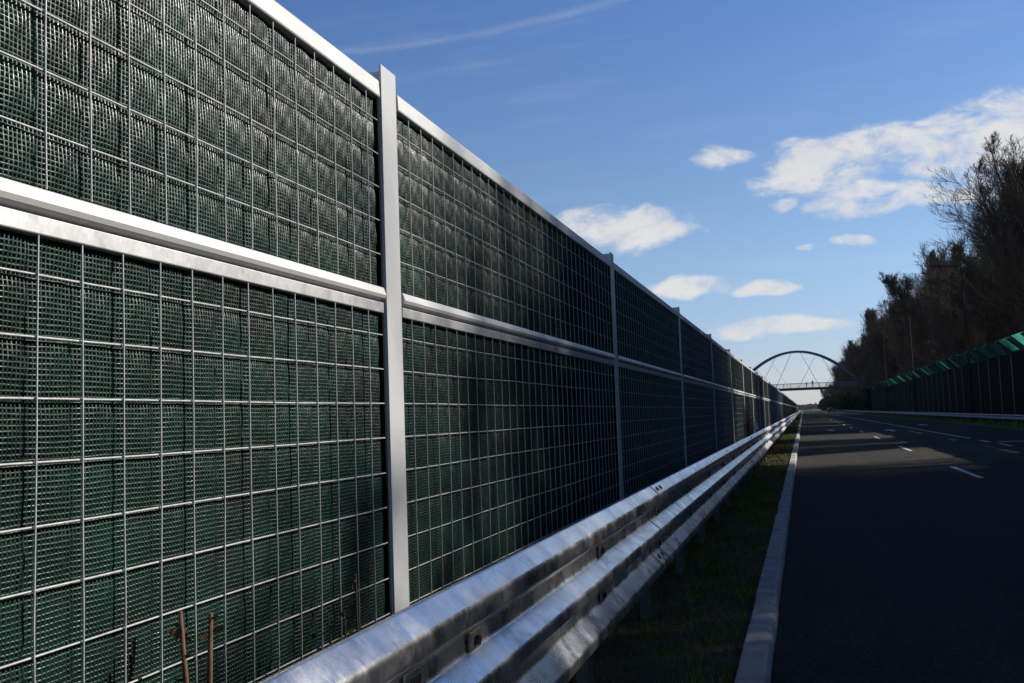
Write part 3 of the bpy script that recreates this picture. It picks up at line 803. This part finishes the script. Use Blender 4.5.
for i in range(52):
    y = -4 + BP*i - 60
    lo = Vector((-12.8, y, 0))
    p = obj('post', bpost_me, b2, lo); obj('bracket', br_me, p)
    if i < 51:
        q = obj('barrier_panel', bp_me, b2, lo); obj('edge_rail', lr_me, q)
        g = obj('green_panel', gl_me, b2, lo + Vector((random.gauss(0, .03), 0, random.gauss(0, .05))))

# ------------------------------------------------------------------ street lamps
def lamp_meshes():
    mb = MB(); mb.tube([(0, 0, 0), (0, 0, 0.12)], 0.16, 12); mb.tube([(0, 0, 0.1), (0, 0, 1.2), (0, 0, 1.25), (0, 0, 11.6)], [.10, .10, .085, .045], 12); a = mb.mesh('pole', M['lamp'])
    mb = MB(); mb.tube([(0, 0, 11.4), (-0.05, 0, 11.75), (-0.3, 0, 11.9), (-1.5, 0, 12.0)], 0.03, 8); b = mb.mesh('arm', M['lamp'])
    mb = MB(); mb.prism([(-1.45, 11.95), (-1.5, 12.06), (-1.75, 12.09), (-2.15, 12.06), (-2.2, 11.99), (-2.1, 11.95)], -0.13, 0.13); c = mb.mesh('luminaire', M['lamp'])
    mb = MB(); mb.box((-2.1, -0.10, 11.935), (-1.6, 0.10, 11.949)); d = mb.mesh('lamp_glass', M['lampglass'])
    return a, b, c, d
la = lamp_meshes()
ln = ['nearest grey street lamp at the right edge, its arm against the tall trees', 'second street lamp from the right behind the right guardrail', 'third street lamp from the right, before the dark wall of trees', 'fourth street lamp from the right, close to the footbridge', 'farthest street lamp, next to the arch foot of the footbridge']
for i, y in enumerate((81, 119.5, 157, 195, 233)):
    r_ = empty('street_lamp', (12.2, y, 0.05)); tag(r_, ln[i], 'street lamp', 'street lamps along the right guardrail')
    obj('pole', la[0], r_); ar = obj('arm', la[1], r_); lu = obj('luminaire', la[2], r_); obj('lamp_glass', la[3], lu)

# ------------------------------------------------------------------ footbridge
BY, BX = 265.0, -1.0
fb = empty('footbridge', (BX, BY, 0)); tag(fb, 'blue arched footbridge with thin hangers spanning the road in the distance', 'footbridge')
def arch_z(x): return 16.4 - 0.0365*x*x
for sgn in (-1, 1):
    mb = MB(); V = []; Fq = []
    xs = np.linspace(-21.0, 21.0, 49)
    for x in xs:
        z = arch_z(x); yy = sgn*(0.35 + 2.1*(1-(z+0.2)/16.8))
        dz = -0.073*x; l = math.hypot(1, dz); nx_, nz_ = -dz/l, 1/l
        hh = 0.27+0.15*(abs(x)/21)
        for (o1, o2) in ((-1, -1), (1, -1), (1, 1), (-1, 1)):
            V.append((x+nx_*hh*o2, yy+0.25*o1, z+nz_*hh*o2))
    for i in range(48):
        for k in range(4): Fq.append((i*4+k, i*4+(k+1) % 4, (i+1)*4+(k+1) % 4, (i+1)*4+k))
    mb.add(V, Fq); mb.build('arch', M['blue'], fb)
    # hangers, crossing pairs
    for j, (xt, xb) in enumerate(((-13.5, -16.0), (-9.5, -13.0), (-10.3, -6.0), (-4.9, -9.8), (-6.5, -2.2), (-1.0, -5.6), (1.0, 5.6), (5.0, 0.2), (6.3, 10.2), (10.4, 6.6), (9.5, 13.0), (13.5, 16.0))):
        zt = arch_z(xt); yt = sgn*(0.35+2.1*(1-(zt+0.2)/16.8))
        h = MB(); h.tube([(xt, yt, zt), (xb, sgn*1.9, 6.95-0.0012*xb*xb)], 0.026, 6); h.build('hanger', M['cable'], fb)
mb = MB(); xs = np.linspace(-27, 27, 37); V = []
for x in xs:
    z = 7.0-0.0012*x*x
    V += [(x, -2.0, z), (x, 2.0, z), (x, 1.8, z-0.62), (x, -1.8, z-0.62)]
Fq = [(i*4+k, i*4+(k+1) % 4, (i+1)*4+(k+1) % 4, (i+1)*4+k) for i in range(36) for k in range(4)] + [(0, 1, 2, 3), (147, 146, 145, 144)]
mb.add(V, Fq); mb.build('deck', M['bridgegrey'], fb)
for sgn in (-1, 1):
    mb = MB()
    for hz in (0.14, 0.35, 0.56, 0.77):
        mb.tube([(x, sgn*1.95, 7.0-0.0012*x*x+hz) for x in xs], 0.014, 5)
    mb.tube([(x, sgn*1.95, 7.0-0.0012*x*x+1.15) for x in xs], 0.04, 6)
    mb.tube([(x, sgn*1.95, 7.0-0.0012*x*x+0.97) for x in xs], 0.018, 5)
    for x in np.arange(-26.5, 26.6, 1.77):
        mb.box((x-0.03, sgn*1.95-0.03, 6.98-0.0012*x*x), (x+0.03, sgn*1.95+0.03, 7.0-0.0012*x*x+1.15))
    mb.build('railing', M['railing'], fb)
for sx in (-1, 1):
    mb = MB(); mb.box((sx*17.2-0.5, -1.5, 0), (sx*17.2+0.5, 1.5, 6.05), bev=0.05); mb.build('pier', M['bridgegrey'], fb)
    mb = MB(); mb.box((sx*21-1.2, -3.2, -0.1), (sx*21+1.2, 3.2, 0.9), bev=0.08); mb.build('foundation', M['kerb'], fb)
    # ramp continuing away from the road
    mb = MB(); mb.prism([(sx*27, 6.1), (sx*27, 6.5), (sx*60, 2.0), (sx*60, 1.6)], -1.8, 1.8); mb.build('ramp', M['bridgegrey'], fb)

# ------------------------------------------------------------------ two people on the footbridge
def person(loc, h, label, lean=0.0, rz=0.0):
    s = h/1.75
    J = {'pel': (0, 0, .95, .13), 'bel': (0, 0, 1.1, .125), 'che': (0, lean*.10, 1.3, .145), 'nk': (0, lean*.16, 1.47, .055), 'hd': (0, lean*.20, 1.60, .095), 'top': (0, lean*.2, 1.70, .075),
         'hl': (-.10, 0, .90, .095), 'kl': (-.11, .03, .50, .065), 'al': (-.11, -.02, .09, .042), 'tl': (-.12, .14, .04, .038),
         'hr': (.10, 0, .90, .095), 'kr': (.11, .05, .50, .065), 'ar': (.11, .01, .09, .042), 'tr': (.12, .17, .04, .038),
         'sl': (-.19, lean*.11, 1.39, .068), 'el': (-.25, .03+lean*.1, 1.12, .05), 'wl': (-.20, .22+lean*.1, 1.05, .036), 'fl': (-.17, .30+lean*.1, 1.07, .038),
         'sr': (.19, lean*.11, 1.39, .068), 'er': (.25, .03+lean*.1, 1.12, .05), 'wr': (.20, .22+lean*.1, 1.05, .036), 'fr': (.17, .30+lean*.1, 1.07, .038)}
    names = list(J); E = [('pel','bel'),('bel','che'),('che','nk'),('nk','hd'),('hd','top'),('pel','hl'),('hl','kl'),('kl','al'),('al','tl'),('pel','hr'),('hr','kr'),('kr','ar'),('ar','tr'),
         ('che','sl'),('sl','el'),('el','wl'),('wl','fl'),('che','sr'),('sr','er'),('er','wr'),('wr','fr')]
    me_ = bpy.data.meshes.new('person'); me_.from_pydata([tuple(c*s for c in J[n][:3]) for n in names], [(names.index(a), names.index(b)) for a, b in E], [])
    o = bpy.data.objects.new('person', me_); link(o)
    o.modifiers.new('skin', 'SKIN'); o.modifiers.new('sub', 'SUBSURF').levels = 1
    for i, n in enumerate(names):
        d = me_.skin_vertices[0].data[i]; d.radius = (J[n][3]*s, J[n][3]*s*0.85); d.use_root = (n == 'pel')
    dg = bpy.context.evaluated_depsgraph_get()
    m2 = bpy.data.meshes.new_from_object(o.evaluated_get(dg)); bpy.data.objects.remove(o)
    m2.materials.clear()
    for mm in ('cloth', 'skin'): m2.materials.append(M[mm])
    for p in m2.polygons:
        z = p.center.z/s; p.material_index = 1 if z > 1.49 or (p.center.y/s > .2+lean*.1 and .95 < z < 1.2) else 0; p.use_smooth = True
    o = obj('person', m2, None, loc, rz); tag(o, label, 'person', 'people on the footbridge')
    bm = bmesh.new(); bmesh.ops.create_uvsphere(bm, u_segments=12, v_segments=8, radius=.105*s)
    for v_ in bm.verts: v_.co = Vector((v_.co.x, v_.co.y*1.05 + lean*.2*s - 0.02*s, max(v_.co.z, -0.03*s) + 1.645*s))
    mh = bpy.data.meshes.new('hair'); bm.to_mesh(mh); bm.free(); mh.materials.append(M['hair']); obj('hair', mh, o)
    return o
person((2.75, BY-1.2, 7.0), 1.85, 'taller person in dark clothes standing at the footbridge railing', 0.3, R(175))
person((1.25, BY-1.2, 7.0), 1.42, 'shorter person in dark clothes leaning forward left of the taller person on the footbridge', 1.2, R(200))

# ------------------------------------------------------------------ oncoming car
car = empty('car', (8.5, 330, 0), R(180)); tag(car, 'dark red car coming towards the viewer in the far right lane', 'car')
def car_body():
    bm = bmesh.new()
    prof = [(-2.05, .30), (-2.1, .62), (-2.0, .92), (-1.3, 1.02), (-0.55, 1.44), (0.9, 1.48), (1.75, 1.05), (2.08, .95), (2.1, .35)]   # y,z  (+y is the rear here)
    prof = [(-y, z) for y, z in prof]
    rows = []
    for sx, inset in ((-0.9, 0), (-0.86, 1), (0.86, 1), (0.9, 0)):
        row = []
        for y, z in prof:
            k = 0.16 if z > 1.2 else 0.0
            row.append(bm.verts.new((sx*(1-k), y, z if not inset else z+0.03*(z > .9))))
        rows.append(row)
    n = len(prof)
    for a, b in zip(rows[:-1], rows[1:]):
        for i in range(n): bm.faces.new((a[i], a[(i+1) % n], b[(i+1) % n], b[i]))
    bm.faces.new(rows[0][::-1]); bm.faces.new(rows[-1])
    bmesh.ops.recalc_face_normals(bm, faces=bm.faces)
    bmesh.ops.bevel(bm, geom=bm.edges[:], offset=0.03, segments=2, affect='EDGES')
    m_ = bpy.data.meshes.new('body'); bm.to_mesh(m_); bm.free(); m_.materials.append(M['carpaint']); return m_
obj('body', car_body(), car)
mb = MB(); mb.add([(-.72, 1.27, 1.08), (.72, 1.27, 1.08), (.62, .62, 1.45), (-.62, .62, 1.45)], [(0, 1, 2, 3)]); 
mb.add([(-.72, 1.25, 1.04), (.72, 1.25, 1.04), (.62, .60, 1.41), (-.62, .60, 1.41)], [(0, 1, 2, 3)]); 
mb.build('windscreen', M['carglass'], car, (0, 0.03, 0.035))
for sx in (-1, 1):
    mb = MB(); mb.box((sx*.66-.16, 2.03, .66), (sx*.66+.16, 2.12, .80), bev=.02); mb.build('headlight', M['headlight'], car)
    mb = MB(); mb.box((sx*.98-.09, .95, 1.0), (sx*.98+.09, 1.08, 1.14), bev=.02); mb.build('mirror', M['carpaint'], car)
    for sy in (-1.3, 1.3):
        wh = MB(); wh.tube([(sx*.72, sy, .32), (sx*.93, sy, .32)], .32, 20); wo = wh.build('wheel', M['rubber'], car)
        wh = MB(); wh.tube([(sx*.90, sy, .32), (sx*.945, sy, .32)], .20, 16); wh.build('rim', M['rim'], wo)
mb = MB(); mb.box((-.55, 2.06, .42), (.55, 2.125, .56), bev=.01); mb.build('grille', M['rubber'], car)
mb = MB(); mb.box((-.26, 2.12, .47), (.26, 2.135, .56)); mb.build('number_plate', M['reflector'], car)

# ------------------------------------------------------------------ trees
def branches(start, direc, length, rad0, rad1, up, nseg, r):
    """arrays of n branches -> list of point arrays (n, nseg+1, 3) and radii"""
    n = len(start); pts = [start]; d = direc.copy(); p = start.copy()
    for k in range(nseg):
        d = d + np.array([0, 0, up/nseg]) + r.normal(0, 0.10, (n, 3)); d /= np.linalg.norm(d, axis=1)[:, None]
        p = p + d*(length/nseg)[:, None]; pts.append(p)
    t = np.linspace(0, 1, nseg+1)[None, :]
    return np.stack(pts, 1), rad0[:, None]*(1-t)+rad1[:, None]*t, d
def tubes(Pn, Rn, sides=3):
    n, m, _ = Pn.shape
    d = Pn[:, -1]-Pn[:, 0]; d /= np.linalg.norm(d, axis=1)[:, None]+1e-9
    a = np.cross(d, np.array([0.31, 0.17, 0.93])); a /= np.linalg.norm(a, axis=1)[:, None]+1e-9; b = np.cross(d, a)
    V = []
    for k in range(sides):
        th_ = 2*math.pi*k/sides
        V.append(Pn + (a*math.cos(th_)+b*math.sin(th_))[:, None, :]*Rn[:, :, None])
    V = np.stack(V, 2)                      # n,m,sides,3
    I = np.arange(n*m*sides).reshape(n, m, sides)
    Fs = []
    for k in range(sides):
        k2 = (k+1) % sides
        Fs.append(np.stack([I[:, :-1, k], I[:, :-1, k2], I[:, 1:, k2], I[:, 1:, k]], -1).reshape(-1, 4))
    return V.reshape(-1, 3), np.concatenate(Fs)
def spawn(Pn, length, per, r, t0, t1, angle, lscale, jitter=0.35):
    n, m, _ = Pn.shape
    i = np.repeat(np.arange(n), per); t = r.uniform(t0, t1, len(i))*(m-1)
    k = np.minimum(t.astype(int), m-2); fr = (t-k)[:, None]
    s = Pn[i, k]*(1-fr)+Pn[i, k+1]*fr
    ax = Pn[i, k+1]-Pn[i, k]; ax /= np.linalg.norm(ax, axis=1)[:, None]
    rnd = r.normal(0, 1, (len(i), 3)); pe = rnd-ax*np.sum(rnd*ax, 1)[:, None]; pe /= np.linalg.norm(pe, axis=1)[:, None]
    an = R(angle)*(1+r.normal(0, 0.25, len(i)))
    d = ax*np.cos(an)[:, None]+pe*np.sin(an)[:, None]
    ln = length[i]*lscale*(1-0.55*t/(m-1))*r.uniform(1-jitter, 1+jitter, len(i))
    return s, d, ln
def tree_protos(seed, H, rad, n1, n2, n3, n4, base=0.12, ang=48, tw=0.0125, leader=1):
    r = np.random.default_rng(seed)
    tr = []; 
    tp, trr, _ = branches(np.zeros((1, 3)), np.array([[0, 0, 1.0]]), np.array([H*0.97]), np.array([H*0.013]), np.array([0.02]), 0.3, 10, r)
    T = [(tp, trr, 8)]
    if leader > 1:      # multi-stemmed: extra leaders leaving the trunk low
        st = np.stack([tp[0, 1]]*(leader-1)); aa = r.uniform(0, 6.28, leader-1)
        dd = np.stack([np.cos(aa)*.45, np.sin(aa)*.45, np.ones(leader-1)], 1); dd /= np.linalg.norm(dd, axis=1)[:, None]
        lp, lr_, _ = branches(st, dd, H*r.uniform(.65, .88, leader-1), np.full(leader-1, H*.009), np.full(leader-1, .02), .5, 10, r); T.append((lp, lr_, 7))
    Vt, Ft, bs = [], [], 0
    for p_, q_, sd2 in T:
        a, b = tubes(p_, q_, sd2); Vt.append(a); Ft.append(b+bs); bs += len(a)
    tm = mesh_np('trunk', np.concatenate(Vt), np.concatenate(Ft), [M['trunk']], smooth=True)
    allS = np.concatenate([p_ for p_, q_, _ in T])
    h = len(allS)
    per = n1//h
    i = np.repeat(np.arange(h), per); t = (base+(0.97-base)*r.random(len(i))**1.12)*10; k = np.minimum(t.astype(int), 9); fr = (t-k)[:, None]
    s = allS[i, k]*(1-fr)+allS[i, k+1]*fr; tt = t/10
    az = r.uniform(0, 6.28, len(i)); an = R(ang)*(1.15-0.65*tt)*(1+r.normal(0, .15, len(i)))
    d = np.stack([np.cos(az)*np.sin(an), np.sin(az)*np.sin(an), np.cos(an)], 1)
    prof = np.clip(np.sin(np.pi*np.clip((tt-base*0.4)*0.93+0.10, 0, 1))**0.8, 0.28, 1)
    l1 = rad*1.25*prof*r.uniform(0.7, 1.2, len(i))
    P1, R1, _ = branches(s, d, l1, 0.012+0.010*l1, np.full(len(i), .008), .55, 5, r)
    s2, d2, l2 = spawn(P1, l1, n2, r, .12, 1.0, 38, 0.55)
    P2, R2, _ = branches(s2, d2, l2, 0.006+0.007*l2, np.full(len(l2), .006), .45, 3, r)
    s3, d3, l3 = spawn(P2, l2, n3, r, .1, 1.0, 37, 0.6); l3 = np.maximum(l3, .22)
    P3, R3, _ = branches(s3, d3, l3, np.full(len(l3), tw), np.full(len(l3), tw*.6), .35, 2, r)
    s4, d4, l4 = spawn(P3, l3, n4, r, .15, 1.0, 36, 0.7); l4 = np.maximum(l4, .16)
    P4, R4, _ = branches(s4, d4, l4, np.full(len(l4), tw*.75), np.full(len(l4), tw*.4), .25, 1, r)
    Vc, Fc, bs = [], [], 0
    for p_, q_ in ((P1, R1), (P2, R2), (P3, R3), (P4, R4)):
        a, b = tubes(p_, q_, 3); Vc.append(a); Fc.append(b+bs); bs += len(a)
    cm = mesh_np('crown', np.concatenate(Vc), np.concatenate(Fc), [M['bark']])
    return tm, cm
PT = [tree_protos(101, 21.0, 5.0, 80, 13, 8, 4, .06, 42), tree_protos(102, 20.5, 4.6, 84, 13, 8, 4, .06, 38), tree_protos(103, 21.0, 5.2, 90, 13, 8, 4, .05, 42, .0125, 3),
      tree_protos(104, 20.0, 4.4, 80, 13, 8, 4, .05, 36, .0125, 2)]
PB = [tree_protos(105, 12.0, 4.2, 66, 12, 8, 4, .03, 55, .013, 3), tree_protos(106, 11.0, 4.4, 66, 12, 8, 4, .03, 58, .013, 4)]
def put_tree(pro, x, y, sc, rz, label, group, name='bare_tree', zs=1.0):
    o = empty(name, (x, y, 0.0), rz); o.scale = (sc, sc, sc*zs)
    tag(o, label, 'tree', group)
    obj('trunk', pro[0], o); obj('crown', pro[1], o)
    return o
rt = random.Random(4)
# out of the frame to the right: these shade the near road and the barrier
HID = 'bare trees behind the right barrier beyond the edge of the photo'
hl = 'tall bare tree behind the right barrier outside the photo edge'
LOW = 0.995
tall_near = [(17, 23.9), (20.5, 27.0), (17, 26.4), (21, 30.0), (17, 30.2), (20.5, 32.8), (17, 33.6), (17, 50.0), (17.5, 56.5)]
for x, y in tall_near:
    if y < 34: put_tree(PT[rt.randrange(4)], x, y, 1.10, rt.uniform(0, 6), hl, HID, zs=.86)
    else: put_tree(PT[rt.randrange(4)], x, y, .72, rt.uniform(0, 6), hl, HID, zs=1.3)
for x, y in [(16, 8), (19, 10), (16, 12), (19, 14.5), (16, 16), (20, 18.5), (16.3, 19.5), (20, 22.5), (14.9, 10), (14.9, 14), (14.9, 18), (14.9, 22), (24, 18), (24, 25), (16, 4), (20, 5), (16, -3)]:
    put_tree(PB[rt.randrange(2)], x, y, (.885 if x < 15.5 else .94 if x < 17 else 1.06)*LOW*(.93 if y < 13 else 1), rt.uniform(0, 6), 'low bushy bare tree behind the right barrier outside the photo edge', 'low trees beyond the edge of the photo', 'bare_tree')
put_tree(PT[1], 17.6, 20.6, .95, 2.0, hl, HID, zs=.74)
# the visible row
VIS = 'bare trees rising behind the right barrier'
k = 0; y = 77.5
ys_ = []
while y < 330:
    ys_.append(y); y += (6.2 if y < 108 else 9.5 if y < 160 else 8.0)*rt.uniform(.85, 1.15)
for y in ys_:
    k += 1
    sc = rt.uniform(.86, .97)
    if y < 87: sc = rt.uniform(1.0, 1.06)
    if 87 < y < 110: sc *= .82
    if 110 < y < 140: sc *= 1.12
    look = rt.choice(['tall', 'slender', 'broad', 'dense'])
    put_tree(PT[k % 4] if rt.random() < .7 else PT[2], 17+rt.uniform(-.6, .8), y, sc, rt.uniform(0, 6), '%s bare brown tree, %s of the front row behind right barrier from right' % (look, ordinal(k)), VIS)
k = 0; y = 80
while y < 300:
    k += 1
    if 110 < y < 160: y += 6; k -= 1; continue
    put_tree(PT[(k*3) % 4], 23.5+rt.uniform(-1, 1), y, rt.uniform(.82, .92)*(.85 if 97 < y < 112 else 1), rt.uniform(0, 6), 'bare tree, %s of the row behind the front trees, counted from right' % ordinal(k), 'bare trees in the second row')
    y += 13*rt.uniform(.85, 1.15)
k = 0; y = 340
while y < 760:
    k += 1
    put_tree(PT[k % 4], 17.5+rt.uniform(-1, 2), y, rt.uniform(.9, 1.05)*(1.0 if y < 480 else .75), rt.uniform(0, 6), 'distant bare tree beyond the footbridge, %s of the far row from the bridge' % ordinal(k), 'far trees beyond the footbridge')
    y += 17*rt.uniform(.8, 1.2)
# dark shrubs below the trees
k = 0
for y in list(np.arange(74, 210, 7.5)):
    k += 1
    put_tree(PB[k % 2], 20+rt.uniform(-.8, .8), y, rt.uniform(.6, .8), rt.uniform(0, 6), 'dense low shrub under the tall trees, %s from the right edge' % ordinal(k), 'shrubs under the trees', 'shrub')
def leaf_bush(seed, n, rx, rz_):
    r = np.random.default_rng(seed)
    c = r.normal(0, 1, (n, 3)); c /= np.linalg.norm(c, axis=1)[:, None]; rr = r.uniform(0.3, 1.0, n)**0.5*(0.8+0.25*np.sin(c[:, 0]*7+seed)*np.sin(c[:, 2]*6+c[:, 1]*5))
    c = c*rr[:, None]*np.array([rx, rx, rz_]); c[:, 2] = np.abs(c[:, 2]+rz_*0.7)
    a = r.normal(0, .16, (n, 3)); b = r.normal(0, .16, (n, 3))
    V = np.stack([c-a, c+b, c+a, c-b], 1).reshape(-1, 3); F = np.arange(4*n).reshape(n, 4)
    return mesh_np('foliage', V, F, [M['evergreen']])
lb = [leaf_bush(3, 9000, 3.4, 2.8), leaf_bush(5, 9000, 3.0, 3.2)]
for i, (x, y, s) in enumerate(((14.5, 216, 1.0), (15.5, 232, 1.2), (14.5, 290, 1.1), (14.0, 318, 1.2), (14.5, 350, 1.3), (14, 390, 1.4), (14, 440, 1.4), (14, 500, 1.6), (13.8, 560, 1.6), (13.5, 640, 1.5))):
    o = empty('bush', (x, y, 0)); o.scale = (s, s, s)
    tag(o, 'dark evergreen bush beside the right guardrail near footbridge, %s from viewer' % ordinal(i+1), 'bush', 'dark bushes near the footbridge')
    obj('foliage', lb[i % 2], o)
    mb = MB(); mb.tube([(0, 0, 0), (0.1, 0, 1.2), (0, 0.1, 2.6)], [.14, .1, .03], 7); mb.build('stem', M['trunk'], o)

# far wood on the horizon
r = np.random.default_rng(77); Vv = []
for i in range(320):
    x = r.uniform(-420, 520); yy = r.uniform(1500, 1750); hh = r.uniform(5, 10); n = 160
    c = r.normal(0, 1, (n, 3)); c /= np.linalg.norm(c, axis=1)[:, None]; c *= (r.uniform(.2, 1, n)**.4)[:, None]*np.array([r.uniform(5, 9), 6, hh/2]); c += np.array([x, yy, hh/2])
    a = r.normal(0, .9, (n, 3)); b = r.normal(0, .9, (n, 3))
    Vv.append(np.stack([c-a, c+b, c+a, c-b], 1).reshape(-1, 3))
Vv = np.concatenate(Vv)
tag(obj('distant_wood', mesh_np('distant_wood', Vv, np.arange(len(Vv)).reshape(-1, 4), [M['wood']])), 'hazy blue-grey belt of far woodland on the horizon under the footbridge', 'woodland', kind='stuff')

# thin air: far things fade a little towards blue
hm = bpy.data.materials.new('haze_air'); hm.use_nodes = True
hn = hm.node_tree; hn.nodes.clear()
ho = hn.nodes.new('ShaderNodeOutputMaterial'); hv = hn.nodes.new('ShaderNodeVolumePrincipled')
hv.inputs['Color'].default_value = (0.80, 0.88, 1.0, 1); hv.inputs['Density'].default_value = 6.0e-5; hv.inputs['Anisotropy'].default_value = 0.2
hn.links.new(hv.outputs[0], ho.inputs['Volume'])
mb = MB(); mb.box((-910, -130, -1.1), (1110, 2610, 40))
tag(mb.build('haze', hm), 'thin pale haze in the air over the road', 'haze', kind='stuff')
